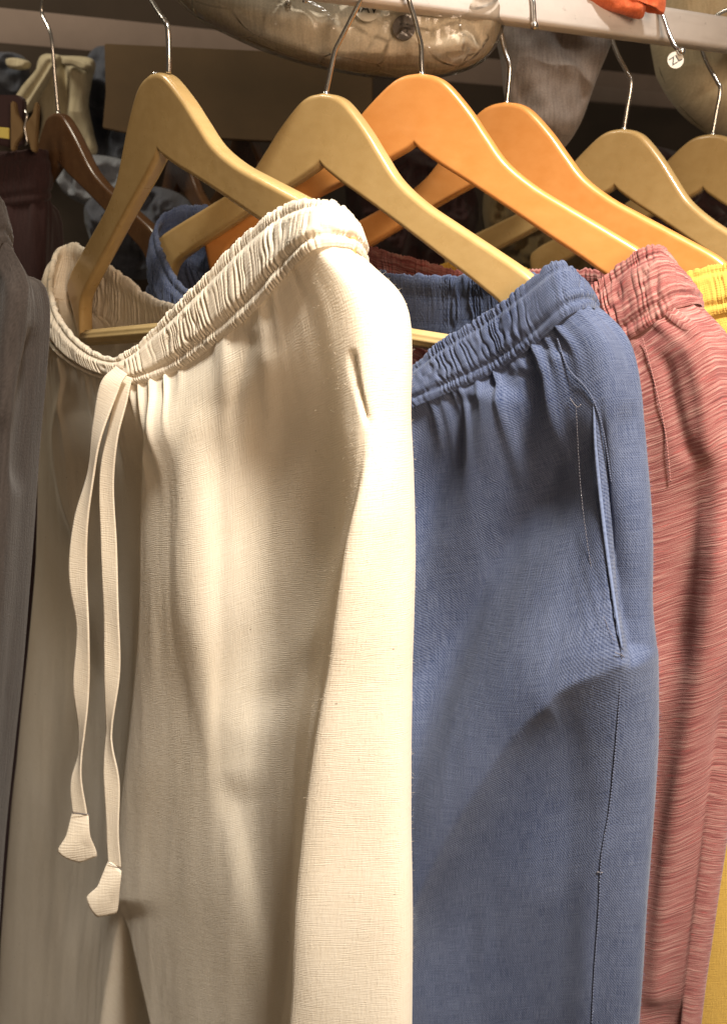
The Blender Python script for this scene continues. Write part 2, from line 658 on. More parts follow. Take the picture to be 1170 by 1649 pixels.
BACKHOOK = [(0, 0.0, 0), (0.001, .02, 0), (.002, .046, 0), (-.004, .056, 0), (-.020, .077, 0), (-.028, .095, 0), (-.020, .118, 0), (0.004, .127, 0), (.026, .112, 0), (.038, .093, 0), (.048, .079, 0), (.056, .074, 0)]
FRONTHOOK = [(0, 0, 0), (.004, .015, 0), (.009, .034, 0), (.014, .042, 0), (.024, .056, 0), (.036, .074, 0), (.040, .092, 0), (.030, .112, 0), (.008, .122, 0), (-.016, .112, 0), (-.026, .09, 0), (-.028, .075, 0)]
HG = {}
_, HG[1] = make_hanger('tan varnished wooden hanger holding the cream trousers', (-.17, .837, .105), 51.3, -7.6, M['wood'],
    [(0.022, -0.004, 0), (.026, .01, 0), (.029, .027, 0), (.025, .034, 0), (.018, .041, 0), (.007, .054, 0), (-.008, .074, 0), (-.012, .095, 0), (.004, .115, 0), (.028, .12, 0), (.05, .105, 0), (.055, .08, 0)])
_, HG[2] = make_hanger('tan varnished wooden hanger holding the blue trousers', (-.034, .922, .1), 38.1, 3.0, M['wood'], FRONTHOOK)
P3 = np.array((.053, .927, .117))
f3 = hanger_frame(P3, 27.4, 3.9)
hk = [P3, at(678, 95, .925), at(677.5, 72, .922), at(673, 52, .917), at(665, 22, .912), at(657, -5, .908), at(654, -35, .910), at(658, -62, .93), at(664, -66, .96), at(668, -40, .985)]
_, HG[3] = make_hanger('orange varnished wooden hanger holding the red trousers', P3, 27.4, 3.9, M['orange'], None, hookworld=hk)
BH4 = [(0, 0.0, 0), (0.001, .015, 0), (.001, .033, 0), (-.004, .044, 0), (-.010, .061, 0), (-.013, .078, 0), (-.006, .096, 0), (0.010, .100, 0), (.021, .089, 0), (.0235, .078, 0), (.025, .0665, 0)]
_, HG[4] = make_hanger('orange varnished wooden hanger behind the other orange one, holding yellow trousers', (.142, 1.005, .101), 36, .9, M['orange'], BH4, True)
_, HG[5] = make_hanger('tan varnished wooden hanger with a round white size sticker on its hook', (.286, 1.104, .084), 44.9, 2.8, M['wood'], BACKHOOK, True)
_, HG[6] = make_hanger('tan varnished wooden hanger cut off by the right edge of the picture', (.405, 1.165, .083), 46, 2, M['wood'], [(x, y * 1.02, z) for x, y, z in BACKHOOK], True)

# round size sticker on the fifth hook's tip
def disc(name, c, n, up, r, mat, parent=None, th=0.0006):
    n = unit(np.array(n, float))
    x = unit(np.cross(up, n))
    y = np.cross(n, x)
    k = 28
    V = []
    for s in (-1, 1):
        for i in range(k):
            a = 2 * math.pi * i / k
            V.append(c + x * r * math.cos(a) + y * r * math.sin(a) + n * th * s)
    Fa = [[i, (i + 1) % k, k + (i + 1) % k, k + i] for i in range(k)] + [list(range(k - 1, -1, -1)), list(range(k, 2 * k))]
    return mesh_obj(name, V, Fa, mat, parent, smooth=False)


def text(name, body, c, n, up, size, mat, parent):
    cu = bpy.data.curves.new(name, 'FONT')
    cu.body = body
    cu.size = size
    cu.align_x = 'CENTER'
    cu.align_y = 'CENTER'
    cu.extrude = 0.0001
    tmp = bpy.data.objects.new(name, cu)
    col.objects.link(tmp)
    dg = bpy.context.evaluated_depsgraph_get()
    me = bpy.data.meshes.new_from_object(tmp.evaluated_get(dg))
    bpy.data.objects.remove(tmp)
    n = unit(np.array(n, float))
    up = unit(np.array(up, float) - n * (np.array(up) @ n))
    x = np.cross(up, n)
    V = np.array([v.co[:] for v in me.vertices])
    V = c + V[:, :1] * x + V[:, 1:2] * up + V[:, 2:3] * n
    for v, p in zip(me.vertices, V):
        v.co = p
    me.materials.clear()
    me.materials.append(mat)
    o = bpy.data.objects.new(name, me)
    col.objects.link(o)
    o.parent = parent
    return o


tip5 = orient(np.array([[.056, .074, 0]]), HG[5])[0]
sc = tip5 + np.array([-0.005, 0.002, -0.008])
st = thing('size_sticker', 'round white size sticker with black letters on a hook tip', 'sticker')
disc('sticker_disc', sc, (0, -1, 0.25), (0, 0, 1), 0.0085, M['paper'], st)
text('sticker_print', 'ZL', sc + unit(np.array([0, -1, .25])) * .0008, (0, -1, .25), (-.6, 0, 1), 0.011, M['ink'], st)


# ------------------------------------------------------------------ garments
def dense_counts(rows, total):
    L = np.max([np.linalg.norm(np.roll(r, -1, 0) - r, axis=1) for r in rows], 0)
    return np.maximum(3, np.round(L / L.sum() * total).astype(int))


def fold_field(px, py, folds):
    D = np.zeros_like(px)
    for fd in folds:
        pts = crv(np.array(fd['p'], float), 8)
        amp, wl, wr = fd['a'], fd['l'], fd['r']
        n = len(pts)
        best = np.full(px.shape, 1e9)
        sd = np.zeros_like(px)
        par = np.zeros_like(px)
        for i in range(n - 1):
            a, b = pts[i], pts[i + 1]
            d = b - a
            L2 = d @ d + 1e-9
            tt = ((px - a[0]) * d[0] + (py - a[1]) * d[1]) / L2
            tc = np.clip(tt, 0, 1)
            dx = px - a[0] - tc * d[0]
            dy = py - a[1] - tc * d[1]
            q = dx * dx + dy * dy
            m = q < best
            best = np.where(m, q, best)
            s = np.sign(d[0] * dy - d[1] * dx)   # + : right-hand side walking along in image = left/down side
            sd = np.where(m, s, sd)
            par = np.where(m, (i + tc) / (n - 1), par)
        d = np.sqrt(best)
        w = np.where(sd > 0, wl, wr)
        g = np.exp(-(d / w) ** 2)
        cusp = fd.get('c')                      # a sharp crease on one side: linear fall instead of a round one
        if cusp:
            soft = np.sqrt((d / w) ** 2 + 0.004) - math.sqrt(0.004)
            g = np.where((sd > 0) == (cusp == 'l'), np.exp(-soft), g)
        e0, e1 = fd.get('e', (0.15, 0.15))
        env = (sm(0, e0, par) if e0 > 0 else 1.0) * (1 - sm(1 - e1, 1, par) if e1 > 0 else 1.0)
        D += amp * g * env
    return D


def garment(root, rim, seam, body, nu, nv, mat, folds=(), pleats=60, seed=1, lam=0.0075, band_amp=0.0036, nu_band=None, pk_frac=1.0,
            extra=None, pleat_amp=0.0055, front_cols=11, calm=()):
    """trousers on a hanger: rim and seam are closed loops, body a list of closed loops below"""
    rng = np.random.RandomState(seed)
    rows = [seam] + body
    cnt = dense_counts(rows, nu)
    R = np.array([crv(r, cnt, True) for r in rows])
    Lr = np.linalg.norm(np.diff(np.array(rows).mean(1), axis=0), axis=1)
    rc = np.maximum(4, np.round(Lr / Lr.sum() * nv).astype(int))
    P = crv(R, rc)                                   # nr x nc x 3
    nr, nc = P.shape[:2]
    cen = P.mean(1, keepdims=True)
    du = np.roll(P, -1, 1) - np.roll(P, 1, 1)
    dv = np.gradient(P, axis=0)
    Nn = unit(np.cross(du, dv))
    if np.sum(Nn * (P - cen)) < 0:
        Nn = -Nn
    s = np.concatenate([[0], np.cumsum(np.linalg.norm(np.diff(P[nr // 5], axis=0), axis=1))])
    S = np.broadcast_to(s[None], (nr, nc))
    tot = s[-1]
    t = np.concatenate([np.zeros((1, nc)), np.cumsum(np.linalg.norm(np.diff(P, axis=0), axis=2), 0)])
    t = np.broadcast_to(t.mean(1, keepdims=True), t.shape) * 0.5 + t * 0.5
    D = np.zeros((nr, nc))
    for k in range(pleats):
        s0 = (k + rng.rand()) / pleats * tot
        w0 = 0.0022 + 0.0035 * rng.rand() ** 2
        ln = 0.018 + 0.10 * rng.rand() ** 2.2
        a = pleat_amp * (0.4 + 0.9 * rng.rand())
        drift = (rng.rand() - 0.5) * 0.10
        ww = w0 + t * 0.05
        ds = (S - s0 - drift * t + tot / 2) % tot - tot / 2
        D += a * np.exp(-(ds / ww) ** 2) * np.exp(-(t / ln) ** 1.5)
    if calm:
        wt = np.array([0.25 if c in calm else 1.0 for c in np.repeat(np.arange(len(cnt)), cnt)])
        kk = np.ones(21) / 21
        wt = np.convolve(np.concatenate([wt[-10:], wt, wt[:10]]), kk, 'valid')
        D *= wt[None]
    D -= (D[:5].mean() if pleats else 0) * np.exp(-(t / 0.05))
    px, py = proj(P.reshape(-1, 3))
    px = px.reshape(nr, nc)
    py = py.reshape(nr, nc)
    cidx = np.repeat(np.arange(len(cnt)), cnt)
    front = (cidx <= front_cols).astype(float)[None]
    if folds:
        D += front * fold_field(px, py, folds)
    if extra is not None:
        D += front * extra(px, py)
    D += 0.0013 * fbm(S * 9, t * 4.5, seed + 10, 2) * sm(0.0, 0.12, t)
    D += 0.0006 * fbm(S * 34, t * 5, seed + 20, 3) * sm(0.0, 0.05, t)
    D *= sm(-0.004, 0.006, t)
    P = P + Nn * (D - 0.002)[..., None]
    uv = np.stack([S, -t], -1).reshape(-1, 2)
    # one closing column so the weave does not smear
    P2 = np.concatenate([P, P[:, :1]], 1)
    uv2 = np.concatenate([np.stack([S, -t], -1), np.stack([S[:, :1] + tot + 0.002, -t[:, :1]], -1)], 1).reshape(-1, 2)
    body_o = mesh_obj('trouser_body', P2.reshape(-1, 3), gridfaces(nr, nc + 1, False), mat, root, uv=uv2)

    # ---- waistband
    nb = nu_band or 1500
    cb = dense_counts([rim, seam], nb)
    T = crv(rim, cb, True)
    B = crv(seam, cb, True)
    n = len(T)
    sb = np.concatenate([[0], np.cumsum(np.linalg.norm(np.diff((T + B) / 2, axis=0), axis=1))])
    totb = sb[-1] + 1e-6
    tan = unit(np.roll(T, -3, 0) - np.roll(T, 3, 0))
    down = B - T
    nor = unit(np.cross(tan, down))
    if np.sum(nor * (T - T.mean(0))) < 0:
        nor = -nor
    ker = np.ones(15) / 15
    for k in range(3):
        nor[:, k] = np.convolve(np.concatenate([nor[-7:, k], nor[:, k], nor[:7, k]]), ker, 'valid')
    nor = unit(nor)
    jit = fbm(sb * 70, sb * 0 + 3.3, seed + 30, 2) * 1.3 + fbm(sb * 260, sb * 0 + 1.3, seed + 33, 1) * 0.25
    am = 0.78 + 0.62 * vnoise(sb * 60, sb * 0 + 9.1, seed + 40)
    qs_out = np.linspace(1.03, 0.0, 22)
    prof = []

    def band(q, side):
        sl = 2.0 * (q - 0.5) * vnoise(sb * 25, sb * 0 + 5, seed + 41)
        wav = 0.35 * vnoise(sb * 90, sb * 0 + q * 5, seed + 43)
        ph = (sb / lam + jit + sl + wav)
        r1 = np.abs(np.sin(math.pi * ph)) ** 0.42 - 0.78
        ph2 = sb / (lam * 0.55) + jit * 1.7 + 0.3 * vnoise(sb * 80, sb * 0 + q * 9, seed + 45)
        r2 = np.abs(np.sin(math.pi * ph2)) ** 0.7 - 0.66
        mid = sm(0.10, 0.28, q) * (1 - sm(0.72, 0.88, q))
        edge = 1 - mid
        stitch = -0.0013 * np.exp(-((q - 0.14) / 0.035) ** 2) - 0.0016 * np.exp(-((q - 0.87) / 0.04) ** 2)
        bulge = 0.0026 * mid
        return am * (band_amp * r1 * mid * pk_frac + band_amp * 0.62 * r2 * edge) + stitch + bulge

    lay = []
    vv = []
    for q in np.linspace(1.0, 0.10, 12):            # inside, going up
        lay.append(T + down * q - nor * (0.0022 - 0.8 * band(q, -1) * 0.9)[:, None])
        vv.append(0.04 + q * 0.04)
    edge_w = fbm(sb * 120, sb * 0 + 7, seed + 50, 2) * 0.0012 + 0.0012 * (np.abs(np.sin(math.pi * (sb / (lam * 0.55) + jit * 1.7))) - 0.5)
    for a in (150, 115, 80, 45, 15):                # over the top
        an = math.radians(a)
        b0 = band(0.05, 1)
        lay.append(T + nor * (0.0022 * math.cos(an) + b0)[:, None] + unit(-down) * (0.0020 * math.sin(an) + edge_w)[:, None])
        vv.append(0.04)
    for q in np.linspace(0.04, 1.0, 22):
        lay.append(T + down * q + nor * (0.0024 + band(q, 1))[:, None])
        vv.append(0.04 - q * 0.04)
    lay.append(B + nor * (-0.0005) + unit(down) * 0.0035)
    vv.append(-0.004)
    Pb = np.array(lay)
    Pb = np.concatenate([Pb, Pb[:, :1]], 1)
    sb2 = np.concatenate([sb, [totb]])
    uvb = np.stack([np.broadcast_to(sb2[None] * 1.4, Pb.shape[:2]), np.broadcast_to(np.array(vv)[:, None], Pb.shape[:2])], -1).reshape(-1, 2)
    mesh_obj('waistband', Pb.reshape(-1, 3), gridfaces(len(lay), n + 1, False), mat, root, uv=uvb)
    return dict(P=P, N=Nn, px=px, py=py, front=front)


def L(*pts):
    return np.array([at(*p) for p in pts])


def close_back(fr_pts, n, depth_r=0.055, depth_l=0.04, lift=0.0):
    """front half of a loop -> adds n hidden points round the back"""
    R_ = fr_pts[-1] + np.array([-0.004, depth_r, 0])
    L_ = fr_pts[0] + np.array([0.012, depth_l, 0])
    out = []
    for k in range(n):
        f = k / (n - 1)
        p = R_ * (1 - f) + L_ * f
        p = p + np.array([0.012, 0.018, 0]) * math.sin(math.pi * f)
        out.append(p)
    return np.concatenate([fr_pts, np.array(out)])


def surf_point(g, x, y, lift=0.0):
    """point on the visible front of a garment nearest to a pixel, lifted along its normal"""
    d = (g['px'] - x) ** 2 + (g['py'] - y) ** 2 + (1 - g['front']) * 1e9
    d = d + (np.sum(g['N'] * g['P'], -1) > 0) * 1e7
    i = np.unravel_index(np.argmin(d), d.shape)
    nn = g['N'][i]
    return g['P'][i] + nn * lift, nn


def fuzz(g, n, mat, parent, seed, xr):
    """short loose fibres standing off the cloth"""
    rng = np.random.RandomState(seed)
    ok = (g['front'] * np.ones_like(g['px']) > 0) & (g['px'] > xr[0]) & (g['px'] < xr[1]) & (g['py'] < 1660)
    idx = np.argwhere(ok)
    idx = idx[rng.randint(0, len(idx), n)]
    V, Fa = [], []
    for a, b in idx:
        p, nn = g['P'][a, b], g['N'][a, b]
        t = unit(rng.randn(3))
        d = unit(nn * (0.35 + rng.rand()) + t * 0.8)
        L_ = 0.0008 + 0.0018 * rng.rand()
        sd = unit(np.cross(d, t + 0.01)) * 0.00006
        up_ = np.cross(d, sd)
        bend = t * L_ * 0.3
        k = len(V)
        for q, w in ((0, 1.0), (0.55, 0.9), (1.0, 0.4)):
            c = p + d * L_ * q + bend * q * q
            V += [c + sd * w, c - sd * 0.5 * w + up_ * 0.87 * w, c - sd * 0.5 * w - up_ * 0.87 * w]
        for r_ in (0, 3):
            for m in range(3):
                Fa.append([k + r_ + m, k + r_ + (m + 1) % 3, k + r_ + 3 + (m + 1) % 3, k + r_ + 3 + m])
    o = mesh_obj('fuzz', np.array(V), Fa, mat, parent)
    o['kind'] = 'stuff'
    return o


def stitch_run(g, pts, mat, parent, name, step=4.2, r=0.00035, lift=0.0008, duty=0.7, jitter=0.5, seed=0):
    """a run of sewn stitches on the cloth: one small thread per stitch, joined"""
    rng = np.random.RandomState(seed)
    path = crv(np.array(pts, float), 24)
    d = np.concatenate([[0], np.cumsum(np.linalg.norm(np.diff(path, axis=0), axis=1))])
    Q = np.array([surf_point(g, x, y)[0] for x, y in path])
    NQ = np.array([surf_point(g, x, y)[1] for x, y in path])
    # keep the pixel path, take only the distance from the cloth, smoothed
    Yq = Q[:, 1].copy()
    m = min(9, len(Yq) // 2 * 2 - 1)
    if m >= 3:
        pad = m // 2
        Yq = np.convolve(np.pad(Yq, pad, mode='edge'), np.ones(m) / m, 'valid')
    parts = []
    k = 0.0
    while k + step < d[-1]:
        a = [np.interp(k, d, path[:, j]) for j in (0, 1)]
        b = [np.interp(k + step * duty, d, path[:, j]) for j in (0, 1)]
        a[0] += (rng.rand() - .5) * jitter
        b[0] += (rng.rand() - .5) * jitter
        na = NQ[int(np.argmin(abs(d - k)))]
        pa = at(a[0], a[1], np.interp(k, d, Yq)) + na * lift
        pb = at(b[0], b[1], np.interp(k + step * duty, d, Yq)) + na * lift
        if np.linalg.norm(pa - pb) > 1e-4:
            parts.append(tube(np.array([pa, (pa + pb) / 2 + na * r, pb]), r, 5))
        k += step
    V, Fa = join(parts)
    o = mesh_obj(name, V, Fa, mat, parent)
    o['kind'] = 'stuff'
    return o


# ---- cream trousers
cream = thing('trousers', 'cream cotton drawstring trousers with gathered waist on the leftmost tan hanger', 'trousers', 'trousers hanging on the rail')
rim = L((88, 418, .985), (84, 480, .93), (120, 545, .86), (187, 578, .80), (255, 525, .775), (330, 450, .735), (400, 378, .70), (455, 338, .668), (512, 325, .635), (552, 340, .648),
        (558, 366, .685), (470, 410, .74), (350, 480, .825), (262, 490, .905), (200, 448, .95), (138, 402, .995), (106, 397, 1.01))
seam = L((62, 500, .965), (80, 552, .91), (127, 592, .85), (200, 614, .79), (275, 594, .765), (345, 547, .725), (405, 497, .685), (455, 440, .652), (508, 392, .622), (572, 396, .64),
         (580, 440, .69), (490, 490, .745), (355, 560, .835), (270, 580, .915), (200, 540, .965), (135, 495, 1.01), (85, 480, 1.0))
cb = []
for row in (
    [(58, 565, 1.0), (84, 625, .945), (140, 655, .885), (207, 680, .790), (275, 668, .745), (345, 632, .715), (415, 590, .68), (482, 540, .645), (574, 495, .606), (655, 505, .628)],
    [(60, 730, 1.07), (95, 765, 1.0), (160, 775, .925), (226, 785, .816), (296, 785, .738), (360, 775, .728), (430, 755, .712), (505, 735, .655), (578, 715, .598), (657, 705, .618)],
    [(52, 950, 1.13), (100, 960, 1.05), (165, 965, .95), (226, 970, .83), (298, 970, .742), (362, 970, .729), (425, 960, .712), (495, 950, .660), (555, 940, .598), (660, 930, .612)],
    [(32, 1170, 1.17), (92, 1170, 1.075), (160, 1170, .97), (215, 1170, .855), (312, 1170, .757), (360, 1170, .738), (420, 1160, .712), (475, 1150, .662), (525, 1150, .605), (657, 1150, .608)],
    [(8, 1420, 1.21), (80, 1420, 1.09), (150, 1420, .985), (202, 1420, .885), (300, 1420, .780), (360, 1420, .73), (415, 1410, .695), (460, 1400, .655), (500, 1400, .612), (651, 1400, .602)],
    [(-8, 1700, 1.24), (60, 1700, 1.11), (125, 1700, 1.01), (200, 1700, .90), (300, 1700, .79), (360, 1700, .74), (415, 1700, .70), (440, 1700, .67), (470, 1700, .62), (647, 1700, .598)],
    [(-10, 2100, 1.24), (50, 2100, 1.11), (115, 2100, 1.01), (190, 2100, .90), (290, 2100, .79), (350, 2100, .74), (410, 2100, .70), (440, 2100, .67), (460, 2100, .625), (642, 2100, .595)],
):
    cb.append(close_back(L(*row), 7))
cfolds = [
    dict(p=[(318, 640), (300, 740), (294, 900), (303, 1050), (330, 1190), (345, 1240)], a=.0025, l=14, r=55, e=(.12, .5)),
    dict(p=[(248, 625), (240, 800), (236, 1000), (214, 1220), (202, 1330), (192, 1480)], a=.009, l=8, r=40, e=(.1, .05)),
    dict(p=[(560, 690), (505, 830), (440, 990), (390, 1100), (360, 1180)], a=-.0065, l=40, r=60, e=(.3, .45)),
    dict(p=[(545, 1010), (450, 1115), (370, 1180)], a=-.004, l=30, r=40, e=(.35, .5)),
    dict(p=[(365, 1240), (392, 1350), (430, 1500), (470, 1660)], a=-.005, l=22, r=45, e=(.2, 0)),
    dict(p=[(112, 600), (96, 700), (110, 800), (140, 900), (160, 1100)], a=.010, l=12, r=40),
    dict(p=[(560, 560), (570, 620), (594, 690)], a=-.0045, l=3.5, r=6),
    dict(p=[(395, 530), (380, 620), (358, 780)], a=-.0028, l=9, r=15, e=(.1, .7)),
    dict(p=[(430, 550), (430, 700), (412, 860)], a=.002, l=16, r=16, e=(.1, .7)),
    dict(p=[(596, 650), (588, 760), (565, 870), (545, 1000), (522, 1150), (500, 1300), (482, 1480), (466, 1680)], a=.008, l=7, r=55, e=(.25, 0)),
]


def crotch(px, py):
    # the gap between the legs opens low down at the centre front
    c = 195 + (py - 1470) * 0.02
    hw = np.clip((py - 1470) * 0.20, 0, 60)
    e = np.abs(px - c) - hw
    return -0.045 * (1 - sm(-10, 3, e)) * sm(1470, 1530, py)


G1 = garment(cream, rim, seam, cb, 520, 430, M['cream'], cfolds, 70, 3, extra=crotch, pleat_amp=0.0042, calm=(6, 7, 8, 9), lam=0.0064, band_amp=0.0031)


fuzz(G1, 3800, M['thread'], cream, 5, (500, 700))


def ribbon(name, pts, mat, parent, tip_at):
    """flat tie: pts are (x, y, Y, half width px, twist degrees)"""
    a = crv(np.array(pts, float), 14)
    C = np.array([at(p[0], p[1], p[2]) for p in a])
    T = unit(np.gradient(C, axis=0))
    side0 = np.array([1.0, 0, 0])
    V = []
    half = 5
    prof = [(-1, 0.0), (-0.97, .0009), (-0.8, .0006), (0, .0005), (0.8, .0006), (0.97, .0009), (1, 0), (0.97, -.0009), (0.8, -.0006), (0, -.0005), (-0.8, -.0006), (-0.97, -.0009)]
    tot = 0
    uv = []
    for i in range(len(a)):
        if i:
            tot += np.linalg.norm(C[i] - C[i - 1])
        s0 = unit(side0 - T[i] * (side0 @ T[i]))
        n0 = np.cross(T[i], s0)
        tw = math.radians(a[i][4] * 0.8 + 16)
        s = s0 * math.cos(tw) + n0 * math.sin(tw)
        n = np.cross(T[i], s)
        wd = a[i][3] * a[i][2] / F * 1.06
        for k, (x, y) in enumerate(prof):
            V.append(C[i] + s * wd * x + n * y + n * 0.0005 * math.sin(i * 0.23 + x))
            uv.append((x * wd, -tot))
    Fa = gridfaces(len(a), len(prof), True).tolist()
    Fa.append(list(range(len(prof))))
    Fa.append(list(range(len(V) - 1, len(V) - 1 - len(prof), -1)))
    o = mesh_obj(name, V, Fa, mat, parent, uv=uv)
    fix_normals(o)
    return o, C, a


def tie_tip(outline, Y, parent):
    c = np.mean(np.array(outline, float), 0)
    ring = crv(np.array(outline, float), 5, True) * 0.35 + np.concatenate([np.linspace(outline[i], outline[(i + 1) % len(outline)], 5, endpoint=False) for i in range(len(outline))]) * 0.65
    V = []
    uv = []
    for s, dz in ((-1, 0), (1, 0)):
        for k in (1.0, 0.9, 0.5):
            for p in ring:
                q = c + (p - c) * k
                w = at(q[0], q[1], Y) + np.array([0, -1, 0]) * s * (0.0002 if k == 1 else 0.0006) + np.array([0, .0035, 0]) * math.sin((q[0] + q[1]) * .05)
                V.append(w)
                uv.append((q[0] / 2200, q[1] / 2200))
        q = c
        V.append(at(q[0], q[1], Y) + np.array([0, -1, 0]) * s * 0.0007 + np.array([0, .0035, 0]) * math.sin((q[0] + q[1]) * .05))
        uv.append((q[0] / 2200, q[1] / 2200))
    n = len(ring)
    Fa = []
    for b in (0, 3 * n + 1):
        for r in range(2):
            for i in range(n):
                Fa.append([b + r * n + i, b + r * n + (i + 1) % n, b + (r + 1) * n + (i + 1) % n, b + (r + 1) * n + i])
        for i in range(n):
            Fa.append([b + 2 * n + i, b + 2 * n + (i + 1) % n, b + 3 * n])
    for i in range(n):
        Fa.append([i, (i + 1) % n, 3 * n + 1 + (i + 1) % n, 3 * n + 1 + i])
    o = mesh_obj('tie_end', V, Fa, M['cream'], parent, uv=uv)
    fix_normals(o)
    return o


t1, _, _ = ribbon('drawstring', [(196, 596, .775, 13, 0), (176, 625, .770, 17, 10), (158, 690, .768, 16, 35), (147, 760, .768, 13, 55), (131, 840, .768, 15, 15), (126, 930, .768, 16, 0), (134, 1020, .768, 15, 20), (131, 1110, .770, 15, 5), (132, 1180, .772, 11, 40), (129, 1215, .772, 9, 60), (124, 1260, .772, 13, 15), (129, 1311, .772, 14, 0)], M['cream'], cream, 0)
tie_tip([(116, 1309), (143, 1310), (147, 1345), (155, 1382), (127, 1391), (94, 1368), (107, 1345)], .772, t1)
def tie_seam(p, q, Y, parent):
    V, Fa = tube(np.array([at(p[0], p[1], Y), at((p[0] + q[0]) / 2, (p[1] + q[1]) / 2 + .6, Y - .0003), at(q[0], q[1], Y)]), .00032, 6)
    mesh_obj('tie_stitching', V, Fa, M['goldthread'], parent)


tie_seam((117, 1309), (144, 1311), .7695, t1)
t2, _, _ = ribbon('drawstring', [(206, 606, .780, 9, 0), (196, 640, .777, 12, 20), (182, 700, .776, 14, 30), (172, 780, .776, 13, 10), (176, 880, .776, 14, -5), (179, 980, .776, 15, 15), (181, 1080, .778, 15, 0), (176, 1165, .780, 10, 45), (176, 1200, .780, 11, 30), (180, 1260, .780, 15, 0), (182, 1340, .780, 13, 8), (185, 1396, .780, 12, 0)], M['cream'], cream, 0)
tie_tip([(174, 1388), (197, 1399), (193, 1435), (187, 1474), (157, 1477), (140, 1443), (158, 1425)], .780, t2)

tie_seam((174, 1389), (196, 1400), .7775, t2)

# ---- blue trousers
blue = thing('trousers', 'blue chambray trousers with side pocket and elastic waist', 'trousers', 'trousers hanging on the rail')
rim = L((252, 368, 1.06), (268, 425, .99), (310, 478, .94), (430, 575, .88), (560, 622, .835), (648, 600, .815), (712, 552, .80), (772, 515, .785), (840, 466, .765), (900, 425, .75), (936, 458, .765),
        (925, 480, .79), (845, 441, .828), (740, 447, .868), (620, 441, .917), (500, 415, .972), (400, 362, 1.025), (330, 334, 1.065), (278, 338, 1.085))
seam = L((240, 440, 1.05), (262, 505, .98), (315, 558, .93), (440, 650, .87), (570, 690, .82), (662, 650, .80), (735, 620, .785), (800, 590, .77), (862, 545, .748), (915, 500, .732), (957, 494, .75),
         (950, 560, .80), (850, 548, .838), (740, 552, .878), (620, 546, .925), (500, 520, .98), (400, 470, 1.035), (325, 440, 1.075), (262, 425, 1.085))
bb = []
for row in (
    [(238, 530, 1.04), (265, 590, .97), (320, 640, .92), (445, 715, .86), (577, 745, .81), (676, 710, .806), (747, 685, .778), (817, 655, .754), (890, 612, .732), (966, 575, .708), (1018, 575, .728)],
    [(245, 800, 1.02), (275, 810, .96), (330, 820, .91), (455, 830, .85), (585, 840, .80), (682, 830, .818), (757, 820, .785), (832, 810, .753), (910, 800, .722), (985, 790, .698), (1050, 780, .713)],
    [(250, 1000, 1.0), (280, 1010, .95), (340, 1010, .90), (460, 1030, .84), (590, 1030, .795), (685, 1020, .806), (762, 1020, .776), (838, 1020, .745), (918, 1010, .715), (995, 1000, .690), (1057, 990, .702)],
    [(250, 1250, 1.0), (280, 1250, .95), (340, 1260, .90), (460, 1260, .835), (590, 1260, .79), (685, 1260, .775), (762, 1260, .755), (838, 1260, .735), (915, 1250, .712), (992, 1240, .684), (1057, 1230, .696)],
    [(250, 1500, .99), (280, 1500, .94), (340, 1500, .89), (460, 1500, .83), (590, 1500, .785), (680, 1500, .775), (750, 1500, .76), (825, 1500, .735), (900, 1500, .71), (970, 1490, .684), (1041, 1480, .690)],
    [(250, 1750, .99), (280, 1750, .94), (340, 1750, .89), (460, 1750, .83), (590, 1750, .785), (675, 1750, .765), (742, 1750, .75), (815, 1750, .73), (885, 1750, .71), (955, 1750, .682), (1025, 1750, .686)],
    [(250, 2150, .99), (280, 2150, .94), (340, 2150, .89), (460, 2150, .83), (590, 2150, .785), (670, 2150, .765), (735, 2150, .75), (805, 2150, .73), (875, 2150, .71), (945, 2150, .682), (1010, 2150, .684)],
):
    bb.append(close_back(L(*row), 8))
PK = [(955, 650), (958, 720), (966, 800), (977, 890), (990, 980), (1001, 1046)]
bfolds = [
    dict(p=[(950, 640), (865, 780), (785, 890), (700, 1050), (600, 1240)], a=-.030, l=50, r=80, e=(.35, 0), c='l'),
    dict(p=[(1080, 1025), (990, 1056), (880, 1130), (775, 1255), (700, 1370), (600, 1540)], a=.044, l=125, r=58, e=(.36, 0), c='r'),
    dict(p=[(960, 1290), (870, 1420), (790, 1560), (700, 1720)], a=.008, l=80, r=60, e=(.4, 0)),
    dict(p=[(800, 615), (770, 740), (715, 870), (640, 1020)], a=.010, l=38, r=32, e=(.08, .35)),
    dict(p=[(750, 630), (725, 730), (670, 870)], a=-.0045, l=24, r=26, e=(.08, .5)),
    dict(p=[(845, 590), (835, 690), (790, 820)], a=-.006, l=26, r=28, e=(.08, .5)),
    dict(p=[(895, 560), (880, 640), (860, 740)], a=.004, l=22, r=20, e=(.1, .5)),
    dict(p=[(1015, 640), (1005, 720), (985, 830)], a=-.003, l=24, r=20, e=(.3, .4)),
    dict(p=[(1012, 1180), (988, 1340), (968, 1500), (955, 1720)], a=-.003, l=16, r=30, e=(.3, 0)),
]


def pocket(px, py):
    xs = np.interp(py, [p[1] for p in PK], [p[0] for p in PK])
    dep = np.interp(py, [640, 690, 800, 900, 1000, 1040, 1062], [0.0, 0.005, 0.010, 0.016, 0.022, 0.020, 0.0])
    wid = np.interp(py, [640, 800, 950, 1040, 1062], [16, 30, 40, 34, 20])
    d = px - xs
    lip = 0.20 * dep * np.exp(-np.clip(-d, 0, None) / 45) * (d <= 0)
    gap = -dep * np.exp(-(np.clip(d, 0, None) / wid) ** 2) * sm(-2.0, 12.0, d)
    return lip + gap


G2 = garment(blue, rim, seam, bb, 560, 430, M['blue'], bfolds, 75, 8, lam=0.0074, band_amp=0.0033, extra=pocket, front_cols=10)
